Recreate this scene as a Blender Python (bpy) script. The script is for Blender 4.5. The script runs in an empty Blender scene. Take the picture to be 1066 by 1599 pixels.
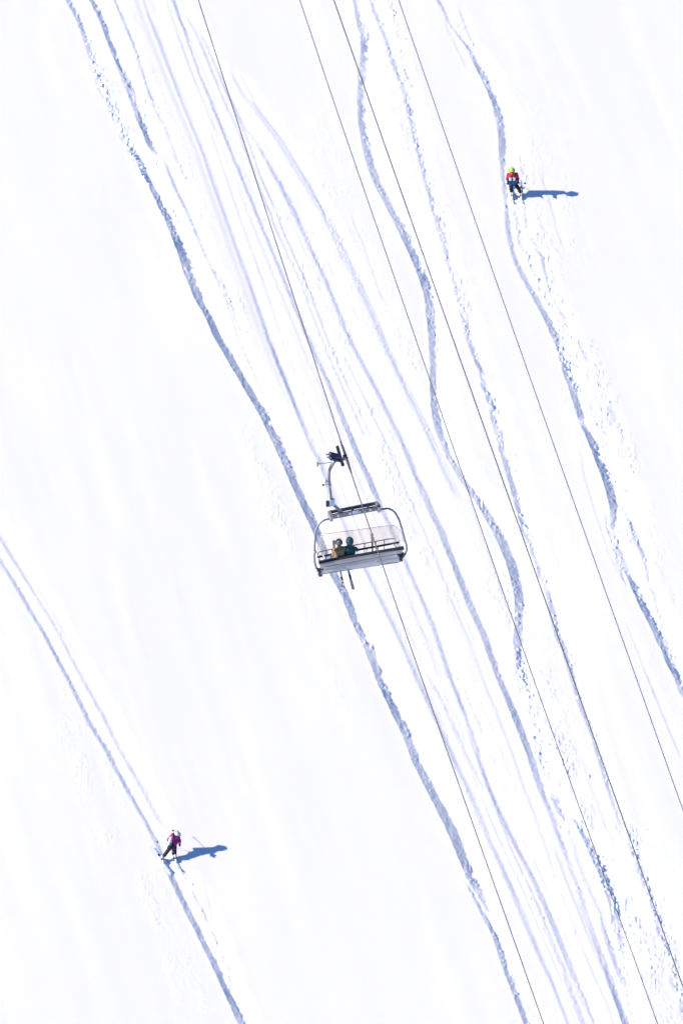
import bpy, bmesh, math, random
import numpy as np
from mathutils import Vector, Matrix

random.seed(7)
rng = np.random.default_rng(11)
scene = bpy.context.scene
col = scene.collection
R_ = math.radians

# ------------------------------------------------------------------ camera and slope
PX_W, PX_H = 1066.0, 1599.0          # size of the photograph the measurements were taken from
F_PX = 10159.0                       # long lens
PITCH = R_(35.0)                     # looking down
DIST = F_PX / 35.0                   # 35 px per metre on the snow at the picture centre
FALL = R_(17.1)                      # heading of the fall line (and of the lift) left of straight ahead
SLOPE = math.tan(R_(21.0))
GX, GY = -SLOPE * math.sin(FALL), SLOPE * math.cos(FALL)

c_f = Vector((0, math.cos(PITCH), -math.sin(PITCH)))
c_r = Vector((1, 0, 0))
c_u = Vector((0, math.sin(PITCH), math.cos(PITCH)))
CAM = -c_f * DIST

def ray(px, py):
    return (c_f * F_PX + c_r * (px - PX_W / 2) + c_u * (PX_H / 2 - py)).normalized()

def ground(px, py, h=0.0):
    """point on the slope raised by h that the photograph shows at this pixel"""
    d = ray(px, py)
    t = (h + GX * CAM.x + GY * CAM.y - CAM.z) / (d.z - GX * d.x - GY * d.y)
    return CAM + d * t

def on_plane(px, py, point, normal):
    d = ray(px, py)
    return CAM + d * ((point - CAM).dot(normal) / d.dot(normal))

cam_data = bpy.data.cameras.new("camera")
cam_data.sensor_fit = 'VERTICAL'
cam_data.sensor_height = 24.0
cam_data.lens = 24.0 * F_PX / PX_H
cam_data.clip_start = 1.0
cam_data.clip_end = 5000.0
cam = bpy.data.objects.new("camera", cam_data)
cam.location = CAM
cam.rotation_euler = (math.pi / 2 - PITCH, 0, 0)
col.objects.link(cam)
scene.camera = cam

# ------------------------------------------------------------------ light
SUN_TO = Vector((-2.77, -0.65, 1.675)).normalized()
elev = math.asin(SUN_TO.z)
azim = math.atan2(SUN_TO.x, SUN_TO.y) % (2 * math.pi)
world = bpy.data.worlds.new("World")
scene.world = world
world.use_nodes = True
nt = world.node_tree
nt.nodes.clear()
sky = nt.nodes.new("ShaderNodeTexSky")
sky.sky_type = 'NISHITA'
sky.sun_disc = False
sky.sun_elevation = elev
sky.sun_rotation = azim
sky.altitude = 2200
sky.air_density = 1.0
sky.dust_density = 0.3
sky.ozone_density = 1.5
bg = nt.nodes.new("ShaderNodeBackground")
bg.inputs[1].default_value = 0.10
wo = nt.nodes.new("ShaderNodeOutputWorld")
tint = nt.nodes.new("ShaderNodeMix"); tint.data_type = 'RGBA'; tint.blend_type = 'MULTIPLY'
tint.inputs[0].default_value = 1.0
tint.inputs[7].default_value = (0.69, 0.97, 1.38, 1)      # thin, deep blue high mountain air
nt.links.new(sky.outputs[0], tint.inputs[6])
nt.links.new(tint.outputs[2], bg.inputs[0])
nt.links.new(bg.outputs[0], wo.inputs[0])

sd = bpy.data.lights.new("sun", 'SUN')
sd.energy = 6.62
sd.angle = R_(0.5)
sd.color = (1.0, 0.885, 0.85)
sun = bpy.data.objects.new("sun", sd)
sun.rotation_euler = SUN_TO.to_track_quat('Z', 'Y').to_euler()
col.objects.link(sun)

scene.view_settings.view_transform = 'Standard'
scene.view_settings.look = 'None'
scene.view_settings.exposure = 0.0
scene.cycles.max_bounces = 8
scene.cycles.diffuse_bounces = 4
scene.cycles.transparent_max_bounces = 12

# ------------------------------------------------------------------ materials
def material(name, color, rough=0.5, metal=0.0, vary=0.12, scale=8.0, bump=0.0, bscale=60.0, spec=0.5):
    m = bpy.data.materials.new(name)
    m.use_nodes = True
    n = m.node_tree
    p = n.nodes["Principled BSDF"]
    p.inputs["Roughness"].default_value = rough
    p.inputs["Metallic"].default_value = metal
    p.inputs["Specular IOR Level"].default_value = spec
    tc = n.nodes.new("ShaderNodeTexCoord")
    no = n.nodes.new("ShaderNodeTexNoise")
    no.inputs["Scale"].default_value = scale
    no.inputs["Detail"].default_value = 5
    n.links.new(tc.outputs["Object"], no.inputs["Vector"])
    mx = n.nodes.new("ShaderNodeMix")
    mx.data_type = 'RGBA'
    c = Vector(color[:3])
    a = c * (1 - vary)
    b = c * (1 + vary)
    mx.inputs[6].default_value = (*a, 1)
    mx.inputs[7].default_value = (min(b[0], 1), min(b[1], 1), min(b[2], 1), 1)
    n.links.new(no.outputs["Fac"], mx.inputs[0])
    n.links.new(mx.outputs[2], p.inputs["Base Color"])
    if bump:
        n2 = n.nodes.new("ShaderNodeTexNoise")
        n2.inputs["Scale"].default_value = bscale
        n2.inputs["Detail"].default_value = 3
        n.links.new(tc.outputs["Object"], n2.inputs["Vector"])
        bm = n.nodes.new("ShaderNodeBump")
        bm.inputs["Strength"].default_value = bump
        bm.inputs["Distance"].default_value = 0.02
        n.links.new(n2.outputs["Fac"], bm.inputs["Height"])
        n.links.new(bm.outputs[0], p.inputs["Normal"])
    return m

M = {}
M['snow'] = material("snow", (0.945, 0.96, 0.97), rough=0.75, vary=0.006, scale=0.6, bump=0.10, bscale=14.0, spec=0.15)
_p = M['snow'].node_tree.nodes["Principled BSDF"]
_p.subsurface_method = 'BURLEY'
_p.inputs["Subsurface Weight"].default_value = 0.8
_p.inputs["Subsurface Radius"].default_value = (0.35, 0.7, 1.3)
_p.inputs["Subsurface Scale"].default_value = 0.13
M['galv'] = material("galvanised_steel", (0.27, 0.28, 0.30), rough=0.5, metal=0.3, vary=0.25, scale=9)
M['steel'] = material("light_steel", (0.55, 0.57, 0.60), rough=0.4, metal=0.5, vary=0.2, scale=12)
M['dark_steel'] = material("dark_steel", (0.055, 0.058, 0.065), rough=0.5, metal=0.3, vary=0.3, scale=12)
M['grip_navy'] = material("navy_grip_paint", (0.018, 0.03, 0.085), rough=0.35, vary=0.3, scale=15)
M['upholstery'] = material("dark_upholstery", (0.035, 0.034, 0.036), rough=0.75, vary=0.3, scale=20, bump=0.3)
M['seat_grey'] = material('grey_seat_cloth', (0.45, 0.46, 0.48), rough=0.8, vary=0.1)
M['shell'] = material("pale_shell", (0.72, 0.73, 0.74), rough=0.45, vary=0.05, scale=6)
M['plate_white'] = material("pale_plate", (0.72, 0.78, 0.88), rough=0.4, vary=0.05)
M['rubber'] = material("black_rubber", (0.02, 0.02, 0.022), rough=0.7, vary=0.3)
M['roller'] = material("tan_roller", (0.40, 0.29, 0.20), rough=0.6, vary=0.15)
M['skin'] = material("skin", (0.55, 0.33, 0.24), rough=0.55, vary=0.08)
M['tan'] = material("tan_jacket_cloth", (0.29, 0.20, 0.095), rough=0.85, vary=0.2, scale=14, bump=0.5, bscale=25)
M['teal'] = material("teal_jacket_cloth", (0.018, 0.078, 0.095), rough=0.85, vary=0.25, scale=14, bump=0.5, bscale=25)
M['red'] = material("red_cloth", (0.52, 0.015, 0.022), rough=0.7, vary=0.15, scale=20, bump=0.4, bscale=30)
M['blue'] = material("blue_cloth", (0.012, 0.10, 0.24), rough=0.7, vary=0.2, scale=20, bump=0.4, bscale=30)
M['navy'] = material("navy_cloth", (0.02, 0.03, 0.14), rough=0.7, vary=0.2)
M['white_cloth'] = material("white_cloth", (0.78, 0.79, 0.82), rough=0.7, vary=0.05)
M['ice_cloth'] = material("pale_blue_cloth", (0.42, 0.62, 0.85), rough=0.7, vary=0.15, scale=20)
M['magenta'] = material("magenta_cloth", (0.36, 0.011, 0.19), rough=0.75, vary=0.25, scale=18, bump=0.5, bscale=28)
M['black_cloth'] = material("black_cloth", (0.014, 0.013, 0.018), rough=0.8, vary=0.3, scale=18, bump=0.4, bscale=30)
M['grey_cloth'] = material("grey_cloth", (0.10, 0.11, 0.13), rough=0.8, vary=0.2)
M['lime'] = material("lime_shell", (0.42, 0.80, 0.06), rough=0.35, vary=0.1)
M['white_shell'] = material("white_shell", (0.56, 0.54, 0.55), rough=0.35, vary=0.2, scale=9)
M['grey_shell'] = material("grey_shell", (0.10, 0.105, 0.115), rough=0.45, vary=0.3, scale=18)
M['boot_white'] = material("white_plastic", (0.70, 0.71, 0.73), rough=0.4, vary=0.08)
M['boot_black'] = material("black_plastic", (0.02, 0.02, 0.025), rough=0.4, vary=0.2)
M['lens'] = material("goggle_lens", (0.03, 0.035, 0.05), rough=0.12, vary=0.1)
M['hair'] = material("dark_hair", (0.03, 0.018, 0.012), rough=0.6, vary=0.3)
M['ski_white'] = material("white_ski_topsheet", (0.70, 0.71, 0.76), rough=0.35, vary=0.06)
M['ski_blue'] = material("pale_blue_ski_topsheet", (0.55, 0.75, 0.95), rough=0.35, vary=0.2, scale=6)
M['ski_dark'] = material("dark_ski_topsheet", (0.055, 0.055, 0.07), rough=0.35, vary=0.3, scale=9)
M['ski_grey'] = material("grey_ski_topsheet", (0.075, 0.07, 0.075), rough=0.35, vary=0.25, scale=9)
M['pole'] = material("pole_alloy", (0.16, 0.16, 0.20), rough=0.4, metal=0.4, vary=0.15)

def patterned(name, base, dark, scale, thr):
    m = material(name, base, rough=0.4, vary=0.05)
    n = m.node_tree
    p = n.nodes["Principled BSDF"]
    tc = n.nodes.new("ShaderNodeTexCoord")
    v = n.nodes.new("ShaderNodeTexVoronoi")
    v.inputs["Scale"].default_value = scale
    n.links.new(tc.outputs["Object"], v.inputs["Vector"])
    r = n.nodes.new("ShaderNodeMath"); r.operation = 'LESS_THAN'
    r.inputs[1].default_value = thr
    n.links.new(v.outputs["Distance"], r.inputs[0])
    mx = n.nodes.new("ShaderNodeMix"); mx.data_type = 'RGBA'
    mx.inputs[6].default_value = (*base, 1)
    mx.inputs[7].default_value = (*dark, 1)
    n.links.new(r.outputs[0], mx.inputs[0])
    n.links.new(mx.outputs[2], p.inputs["Base Color"])
    return m
M['ski_spot'] = patterned("spotted_ski_base", (0.62, 0.60, 0.62), (0.05, 0.035, 0.04), 9.0, 0.42)
M['ski_base_dark'] = patterned("dark_patterned_ski", (0.20, 0.20, 0.25), (0.36, 0.22, 0.17), 4.0, 0.3)

def rope_material(name, color):
    m = material(name, color, rough=0.45, metal=0.5, vary=0.2, scale=3)
    n = m.node_tree
    p = n.nodes["Principled BSDF"]
    tc = n.nodes.new("ShaderNodeTexCoord")
    w = n.nodes.new("ShaderNodeTexWave")
    w.inputs["Scale"].default_value = 6.0
    w.inputs["Distortion"].default_value = 0.3
    n.links.new(tc.outputs["Object"], w.inputs["Vector"])
    b = n.nodes.new("ShaderNodeBump")
    b.inputs["Strength"].default_value = 0.5
    b.inputs["Distance"].default_value = 0.01
    n.links.new(w.outputs["Fac"], b.inputs["Height"])
    n.links.new(b.outputs[0], p.inputs["Normal"])
    return m
M['rope'] = rope_material("steel_rope", (0.115, 0.118, 0.125))
M['rope_blue'] = rope_material("blue_grey_rope", (0.13, 0.14, 0.19))

def bubble_material():
    m = bpy.data.materials.new("tinted_acrylic")
    m.use_nodes = True
    n = m.node_tree
    n.nodes.clear()
    o = n.nodes.new("ShaderNodeOutputMaterial")
    tr = n.nodes.new("ShaderNodeBsdfTransparent")
    gl = n.nodes.new("ShaderNodeBsdfGlossy")
    gl.inputs["Roughness"].default_value = 0.08
    gl.inputs["Color"].default_value = (0.9, 0.9, 0.92, 1)
    tc = n.nodes.new("ShaderNodeTexCoord")
    no = n.nodes.new("ShaderNodeTexNoise")
    no.inputs["Scale"].default_value = 2.2
    no.inputs["Detail"].default_value = 6
    n.links.new(tc.outputs["Object"], no.inputs["Vector"])
    mx = n.nodes.new("ShaderNodeMix"); mx.data_type = 'RGBA'
    mx.inputs[6].default_value = (0.815, 0.765, 0.655, 1)
    mx.inputs[7].default_value = (0.915, 0.88, 0.79, 1)
    n.links.new(no.outputs["Fac"], mx.inputs[0])
    n.links.new(mx.outputs[2], tr.inputs["Color"])
    lw = n.nodes.new("ShaderNodeLayerWeight")
    lw.inputs["Blend"].default_value = 0.25
    ma = n.nodes.new("ShaderNodeMath"); ma.operation = 'MULTIPLY'
    ma.inputs[1].default_value = 0.35
    n.links.new(lw.outputs["Fresnel"], ma.inputs[0])
    ms = n.nodes.new("ShaderNodeMixShader")
    n.links.new(ma.outputs[0], ms.inputs[0])
    n.links.new(tr.outputs[0], ms.inputs[1])
    n.links.new(gl.outputs[0], ms.inputs[2])
    ha = n.nodes.new("ShaderNodeBsdfTranslucent"); ha.inputs[0].default_value = (0.93, 0.90, 0.84, 1)
    mh = n.nodes.new("ShaderNodeMixShader"); mh.inputs[0].default_value = 0.14      # fine haze in the acrylic
    n.links.new(ms.outputs[0], mh.inputs[1]); n.links.new(ha.outputs[0], mh.inputs[2])
    n.links.new(mh.outputs[0], o.inputs[0])
    return m
M['bubble'] = bubble_material()
def clear_panel():
    m = bubble_material()
    m.name = "clear_back_panel"
    for k in m.node_tree.nodes:
        if k.type == 'MIX':
            k.inputs[6].default_value = (0.90, 0.90, 0.91, 1); k.inputs[7].default_value = (0.97, 0.96, 0.95, 1)
    n = m.node_tree
    o = [k for k in n.nodes if k.type == 'OUTPUT_MATERIAL'][0]
    old = [k for k in n.nodes if k.type == 'MIX_SHADER'][0]
    t_ = n.nodes.new("ShaderNodeBsdfTranslucent"); t_.inputs[0].default_value = (0.94, 0.93, 0.92, 1)
    f_ = n.nodes.new("ShaderNodeBsdfDiffuse"); f_.inputs[0].default_value = (0.94, 0.93, 0.92, 1)
    d = n.nodes.new("ShaderNodeMixShader"); d.inputs[0].default_value = 0.5
    n.links.new(t_.outputs[0], d.inputs[1]); n.links.new(f_.outputs[0], d.inputs[2])
    ms = n.nodes.new("ShaderNodeMixShader"); ms.inputs[0].default_value = 0.72
    n.links.new(old.outputs[0], ms.inputs[1]); n.links.new(d.outputs[0], ms.inputs[2]); n.links.new(ms.outputs[0], o.inputs[0])
    return m
M['clear'] = clear_panel()

# ------------------------------------------------------------------ object helpers
def empty(name, label, cat, loc=(0, 0, 0), rz=0.0, group=None):
    o = bpy.data.objects.new(name, None)
    o.empty_display_size = 0.2
    o.location = loc
    o.rotation_euler = (0, 0, rz)
    col.objects.link(o)
    o["label"] = label
    o["category"] = cat
    if group:
        o["group"] = group
    return o

def link(name, mesh, mat, parent=None, label=None, smooth=True):
    o = bpy.data.objects.new(name, mesh)
    mats = mat if isinstance(mat, (list, tuple)) else [mat]
    if not mesh.materials:
        for k in mats:
            mesh.materials.append(k)
    if smooth:
        mesh.polygons.foreach_set("use_smooth", [True] * len(mesh.polygons))
    col.objects.link(o)
    if parent:
        o.parent = parent
    if label:
        o["label"] = label
    return o

def build(name, bm, mat, parent=None, label=None, smooth=True):
    bmesh.ops.recalc_face_normals(bm, faces=bm.faces)
    me = bpy.data.meshes.new(name)
    bm.to_mesh(me)
    bm.free()
    o = link(name, me, mat, parent, label, smooth)
    if smooth:
        try:
            me.set_sharp_from_angle(angle=R_(40))
        except Exception:
            pass
    return o

def add_box(bm, center, size, rot=None, bevel=0.012, taper=1.0):
    t = bmesh.new()
    bmesh.ops.create_cube(t, size=1.0)
    for v in t.verts:
        k = taper if v.co.z > 0 else 1.0
        v.co = Vector((v.co.x * size[0] * k, v.co.y * size[1] * k, v.co.z * size[2]))
    if bevel:
        b = min(bevel, min(size) * 0.3)
        bmesh.ops.bevel(t, geom=list(t.edges), offset=b, segments=2, affect='EDGES', profile=0.6)
    mtx = Matrix.Translation(Vector(center))
    if rot is not None:
        mtx = mtx @ rot.to_4x4()
    merge(bm, t, mtx)

def merge(bm, t, mtx=None):
    if mtx is not None:
        t.transform(mtx)
    tmp = bpy.data.meshes.new("tmp")
    t.to_mesh(tmp)
    t.free()
    bm.from_mesh(tmp)
    bpy.data.meshes.remove(tmp)

def basis(z, up=Vector((0, 0, 1))):
    z = Vector(z).normalized()
    if abs(z.dot(up)) > 0.98:
        up = Vector((0, 1, 0))
    x = up.cross(z).normalized()
    y = z.cross(x)
    return Matrix((x, y, z)).transposed()

def add_tube(bm, pts, r, n=12, smooth_n=0):
    pts = [Vector(p) for p in pts]
    rs = list(r) if isinstance(r, (list, tuple)) else [r] * len(pts)
    if smooth_n:
        q, qr = [], []
        for i in range(len(pts) - 1):
            p0 = pts[max(i - 1, 0)]; p1 = pts[i]; p2 = pts[i + 1]; p3 = pts[min(i + 2, len(pts) - 1)]
            for k in range(smooth_n):
                t = k / smooth_n
                q.append(0.5 * ((2 * p1) + (p2 - p0) * t + (2 * p0 - 5 * p1 + 4 * p2 - p3) * t * t + (3 * p1 - p0 - 3 * p2 + p3) * t ** 3))
                qr.append(rs[i] * (1 - t) + rs[i + 1] * t)
        q.append(pts[-1]); qr.append(rs[-1])
        pts, rs = q, qr
    prev = None
    rings = []
    for i, p in enumerate(pts):
        d = (pts[min(i + 1, len(pts) - 1)] - pts[max(i - 1, 0)]).normalized()
        if prev is None:
            b = basis(d)
            x = b.col[0].copy()
        else:
            x = (prev - d * prev.dot(d)).normalized()
        prev = x
        y = d.cross(x)
        rings.append([bm.verts.new(p + (x * math.cos(2 * math.pi * k / n) + y * math.sin(2 * math.pi * k / n)) * rs[i]) for k in range(n)])
    for a, b in zip(rings, rings[1:]):
        for k in range(n):
            bm.faces.new((a[k], a[(k + 1) % n], b[(k + 1) % n], b[k]))
    bm.faces.new(rings[0][::-1])
    bm.faces.new(rings[-1])

def add_capsule(bm, a, b, ra, rb, n=14):
    a, b = Vector(a), Vector(b)
    d = b - a
    L = d.length
    if L < 1e-5:
        d = Vector((0, 0, 1)); L = 1e-5
    dn = d.normalized()
    pts, rs = [], []
    for k in range(5):
        t = math.pi / 2 * (1 - k / 4)
        pts.append(a - dn * ra * math.sin(t)); rs.append(max(ra * math.cos(t), 0.001))
    for k in range(5):
        t = math.pi / 2 * (k / 4)
        pts.append(b + dn * rb * math.sin(t)); rs.append(max(rb * math.cos(t), 0.001))
    add_tube(bm, pts, rs, n)

def add_ellipsoid(bm, center, radii, rot=None, seg=20, rings=12):
    t = bmesh.new()
    bmesh.ops.create_uvsphere(t, u_segments=seg, v_segments=rings, radius=1.0)
    mtx = Matrix.Translation(Vector(center))
    if rot is not None:
        mtx = mtx @ rot.to_4x4()
    mtx = mtx @ Matrix.Diagonal((*radii, 1))
    merge(bm, t, mtx)

def fuse(name, bm, voxel, mat, parent, smooth_it=4, paint=None, label=None, wrinkle=0.0):
    """overlapping closed shapes -> one continuous smooth skin"""
    bmesh.ops.recalc_face_normals(bm, faces=bm.faces)
    me = bpy.data.meshes.new("tmp")
    bm.to_mesh(me); bm.free()
    o = bpy.data.objects.new("tmp", me)
    col.objects.link(o)
    md = o.modifiers.new("r", 'REMESH'); md.mode = 'VOXEL'; md.voxel_size = voxel
    if smooth_it:
        ms = o.modifiers.new("s", 'SMOOTH'); ms.iterations = smooth_it; ms.factor = 0.5
    dg = bpy.context.evaluated_depsgraph_get()
    new = bpy.data.meshes.new_from_object(o.evaluated_get(dg))
    col.objects.unlink(o)
    bpy.data.objects.remove(o)
    bpy.data.meshes.remove(me)
    new.name = name
    new.materials.clear()
    if wrinkle:
        for v in new.vertices:
            q = v.co
            w = math.sin(q.z * 55 + 3 * math.sin(q.x * 17) + 2 * math.sin(q.y * 23)) * math.sin(q.x * 19 + q.z * 9)
            v.co += v.normal * (wrinkle * w)
    ob = link(name, new, mat, parent, label)
    if paint:
        idx = [paint(p.center, p.normal) for p in new.polygons]
        new.polygons.foreach_set("material_index", idx)
    return ob

# ------------------------------------------------------------------ noise
def vnoise1(x, seed):
    lat = np.random.default_rng(seed).uniform(-1, 1, 8192)
    i = np.floor(x).astype(np.int64); f = x - i
    f = f * f * (3 - 2 * f)
    return lat[i % 8192] * (1 - f) + lat[(i + 1) % 8192] * f

def vnoise2(x, y, seed):
    lat = np.random.default_rng(seed).uniform(-1, 1, (512, 512)).astype(np.float32)
    i = np.floor(x).astype(np.int32); fx = (x - i).astype(np.float32)
    j = np.floor(y).astype(np.int32); fy = (y - j).astype(np.float32)
    fx = fx * fx * fx * (fx * (fx * 6 - 15) + 10); fy = fy * fy * fy * (fy * (fy * 6 - 15) + 10)
    i0, i1, j0, j1 = i % 512, (i + 1) % 512, j % 512, (j + 1) % 512
    return (lat[j0, i0] * (1 - fx) + lat[j0, i1] * fx) * (1 - fy) + (lat[j1, i0] * (1 - fx) + lat[j1, i1] * fx) * fy

# ------------------------------------------------------------------ ski tracks: (x, y, band width, depth) in photograph pixels
# rough = crumbled edge; lumps = thrown clods per metre
TRACKS = []
def track(pts, rough=0.2, lumps=0.0, rise=3.0, lump_band=(-0.1, 0.6)):
    pts = list(pts)
    if pts[0][1] <= 0 or pts[0][0] <= 0:                 # run on past the edge of the view
        a, b = pts[0], pts[1]
        k = 45.0 / max(b[1] - a[1], 1)
        pts.insert(0, (a[0] - (b[0] - a[0]) * k, a[1] - 45.0, a[2], a[3]))
    if pts[-1][1] >= 1590:
        a, b = pts[-2], pts[-1]
        k = 45.0 / max(b[1] - a[1], 1)
        pts.append((b[0] + (b[0] - a[0]) * k, b[1] + 45.0, b[2], b[3]))
    TRACKS.append((pts, rough, lumps, rise, lump_band))

def P(s, w, d):
    """'x,y x,y ...' with one width and depth"""
    return [(*map(float, t.split(',')), w, d) for t in s.split()]

#   the long left cut
track([(95,-20,8,.75),(102,0,8,.75),(117,25,8,.65),(135,75,9,.6),(142,105,9,.3)], .6, 7)
track([(140,95,5,.3),(150,130,7,.4),(170,175,8,.45),(192,220,8,.45),(208,255,8,.4),(222,282,5,.35),(228,288,3,.1)], 1.0, 14, lump_band=(-0.1, 0.7))
track([(203,225,4,.2),(212,245,10,.7),(222,270,11,.85),(231,287,10,.8),(240,305,10,1),(247,322,12,1),(258,345,13,1),(267,365,13,1),(273,382,14,1),(280,400,14,.95),(288,425,14,.9),
       (296,447,15,.9),(304,467,12,.85),(312,480,12,.95),(320,492,12,1),(335,528,13,1),(360,570,13,1),(385,613,14,1),(405,648,15,1),(425,688,15,.95),(445,733,15,.95),
       (465,778,14,.95),(485,820,14,.95),(512,890,14,.9),(533,928,13,.85),(548,968,13,.8),(568,1008,13,.8),(590,1066,13,.85),(608,1106,13,.9),(628,1146,14,.9),
       (645,1191,15,.9),(668,1236,15,.9),(693,1286,16,.9),(715,1336,15,.95),(727,1366,13,.95),(742,1390,10,.9),(758,1420,7,.8),(768,1434,4,.2)], .32, 1.6, lump_band=(0.15, 0.6))
track([(722,1370,4,.3),(735,1396,6,.55),(748,1421,7,.65),(768,1461,8,.8),(783,1506,8,.8),(798,1546,9,.85),(818,1599,9,.85),(830,1640,9,.85)], .35, 3)
track(P('756,1425 770,1456 790,1505 808,1545 826,1580 840,1620', 4, .4), .6, 4)
#   second cut upper left
track([(134,-14,8,.8),(140,0,9,.9),(158,37,9,.95),(173,78,9,.95),(180,95,6,.7),(197,140,6,.7),(212,180,8,.8),(224,212,9,.9),(236,238,9,.8),(240,244,4,.2)], .4, 2.5, lump_band=(0.1, 0.5))
track(P('176,85 190,110 200,130 209,150 216,170 222,196', 6, .75), .4, 2)
track(P('236,244 246,270 258,300 268,330 280,352', 3, .3), .9, 3)
track([(174,-10,4,.5),(178,0,4,.55),(200,55,5,.55),(215,95,4,.6),(230,140,4,.55),(240,170,4,.3),(255,200,5,.35),(272,245,4,.25),(284,272,3,.3),(300,310,3,.2),(316,355,3,.2)], .55, 1.5)
track([(254,250,4,.3),(258,260,6,.5),(270,290,6,.65),(280,312,6,.6),(290,330,6,.7),(312,385,6,.7),(328,420,6,.6),(342,450,6,.45),(358,490,5,.45),(372,533,4,.5),(384,558,5,.55),(400,593,5,.55),(412,620,3,.3),(428,660,3,.2)], .35, .6)
track(P('270,322 285,355 298,385 310,415 322,440', 3, .3), .7, 1)
track(P('340,425 350,452 360,480 370,510 382,530', 4, .4), .8, 1.5)
#   paired groomed grooves
track([(224,-15,9,.2),(230,0,9,.22),(250,70,9,.22),(275,130,9,.24),(305,200,9,.22),(325,260,9,.22),(345,320,9,.2),(370,390,9,.22),(395,460,9,.25),(418,533,8,.4),(440,588,8,.5),(465,648,8,.45),(490,708,8,.45),(520,785,8,.42),(545,845,8,.4),(573,903,8,.42),(613,983,8,.42),(648,1063,8,.42),(683,1136,8,.36),(708,1196,9,.34),(733,1251,9,.36),(758,1311,9,.38),(793,1386,9,.38),(833,1481,8,.34),(860,1540,6,.3),(884,1599,6,.25),(900,1640,6,.2)], .12, 0, 3.2)
track(P('205,-15 212,10 235,72 262,140 300,232 330,318 352,380 378,452 402,518 430,590 455,655 480,716', 9, .14), .08, 0, 3)
track([(262,-14,6,.6),(268,0,7,.65),(276,22,6,.55),(290,60,6,.42),(310,120,6,.45),(335,180,7,.46),(355,230,7,.48),(380,290,7,.48),(400,340,7,.5),(425,400,7,.5),(445,450,7,.5),(470,510,7,.5),(492,562,8,.52),(512,605,9,.62),(530,650,10,.7),(550,700,10,.7),(572,750,10,.68),(589,787,9,.62),(606,825,8,.48),(628,878,9,.42),(668,968,9,.42),(698,1058,9,.45),(733,1151,9,.48),(758,1226,9,.5),(788,1296,9,.52),(823,1361,10,.55),(853,1426,10,.55),(883,1501,10,.52),(918,1586,8,.4),(935,1630,8,.4)], .16, .2, 3)
track(P('280,15 300,45 320,92 345,152 375,218 400,288 430,362 470,452 495,520 520,580 548,640 570,690', 7, .33), .12, 0, 2.6)
track([(335,100,8,.12),(370,180,8,.34),(415,255,8,.44),(450,320,9,.44),(480,385,8,.42),(508,445,8,.4),(543,533,8,.4),(583,608,9,.44),(623,688,9,.46),(658,773,10,.5),(683,828,12,.64),(703,878,12,.66),(728,943,11,.62),(753,998,11,.62),(775,1060,11,.7),(798,1116,12,.84),(818,1166,12,.84),(838,1226,11,.68),(858,1276,9,.44),(878,1336,9,.4),(903,1406,9,.44),(928,1476,10,.58),(948,1531,11,.72),(970,1594,11,.75),(985,1640,11,.7)], .2, .5, 3)
track(P('355,110 378,150 430,218 470,285 505,345 540,415 570,480 600,550 640,630 680,715 710,780', 8, .22), .1, 0, 2.6)
track(P('664,1050 690,1100 723,1176 758,1246 793,1326 833,1411 873,1506 903,1591 920,1630', 9, .34), .12, 0, 2.6)
track(P('712,1060 730,1100 753,1151 783,1231 813,1316 838,1370 865,1430 890,1490', 8, .22), .15, 0, 2.6)
track([(868,1260,7,.2),(880,1281,8,.25),(903,1356,8,.28),(933,1426,9,.4),(948,1480,10,.72),(960,1512,9,.6),(970,1545,7,.35)], .3, 1.5)
track(P('842,1322 862,1372 890,1440 915,1500 940,1560 955,1600', 6, .2), .15, 0, 2.6)
#   the winding middle track
track([(546,-16,6,.55),(550,0,7,.55),(558,40,8,.6),(565,75,10,.62),(560,110,10,.55),(558,150,10,.55),(559,190,11,.55),(565,225,13,.6),(573,258,13,.65),(582,283,13,.7),(600,318,12,.72),(625,366,12,.75),(648,418,13,.8),(662,460,13,.82),(667,500,12,.78),(670,533,10,.68),(671,563,9,.62),(672,603,10,.7),(672,633,11,.72),(680,673,11,.7),(694,708,10,.66),(718,750,10,.68),(748,792,12,.74),(773,838,14,.78),(792,883,16,.8),(803,928,15,.78),(804,968,11,.7),(801,1008,10,.55),(803,1066,10,.35),(808,1100,8,.15)], .42, 3.2, lump_band=(0.15, 0.9))
track(P('808,1030 812,1066 820,1106 826,1141 838,1186 852,1225', 8, .38), 1.0, 10)
track([(852,1230,8,.2),(858,1243,10,.8),(873,1274,9,.75),(876,1282,5,.2)], .4, 2)
track([(880,1262,6,.3),(887,1272,8,.6),(903,1296,10,.75),(923,1341,13,.85),(938,1374,14,.85),(950,1410,14,.75),(957,1450,12,.6),(966,1490,10,.3),(972,1540,8,.3),(980,1600,8,.25)], .5, 5, lump_band=(0.1, 0.8))
#   jagged line right of it
track([(575,-5,6,.2),(580,15,7,.45),(598,60,7,.45),(613,105,7,.42),(628,150,7,.4),(640,200,8,.4),(655,260,6,.5),(673,325,7,.55),(688,380,6,.5),(703,435,7,.55),(715,480,8,.5),(728,533,8,.6),(743,573,7,.6),(758,623,8,.62),(768,663,7,.6),(778,698,9,.72),(793,748,9,.75),(808,803,8,.7),(818,838,7,.55),(833,878,7,.5),(853,928,8,.55),(863,988,9,.6),(878,1018,8,.55),(890,1063,8,.5),(905,1110,7,.45),(920,1145,6,.5),(943,1221,6,.5),(955,1260,5,.35),(970,1300,5,.3)], .7, 4, lump_band=(0.0, 0.9))
track(P('975,1290 983,1330 1003,1386 1018,1430 1033,1480 1046,1530 1060,1575 1075,1620', 8, .45), 1.0, 12, lump_band=(-0.3, 0.9))
track(P('600,-10 612,25 620,70 626,110 640,140', 4, .25), 1.0, 5)
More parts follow.
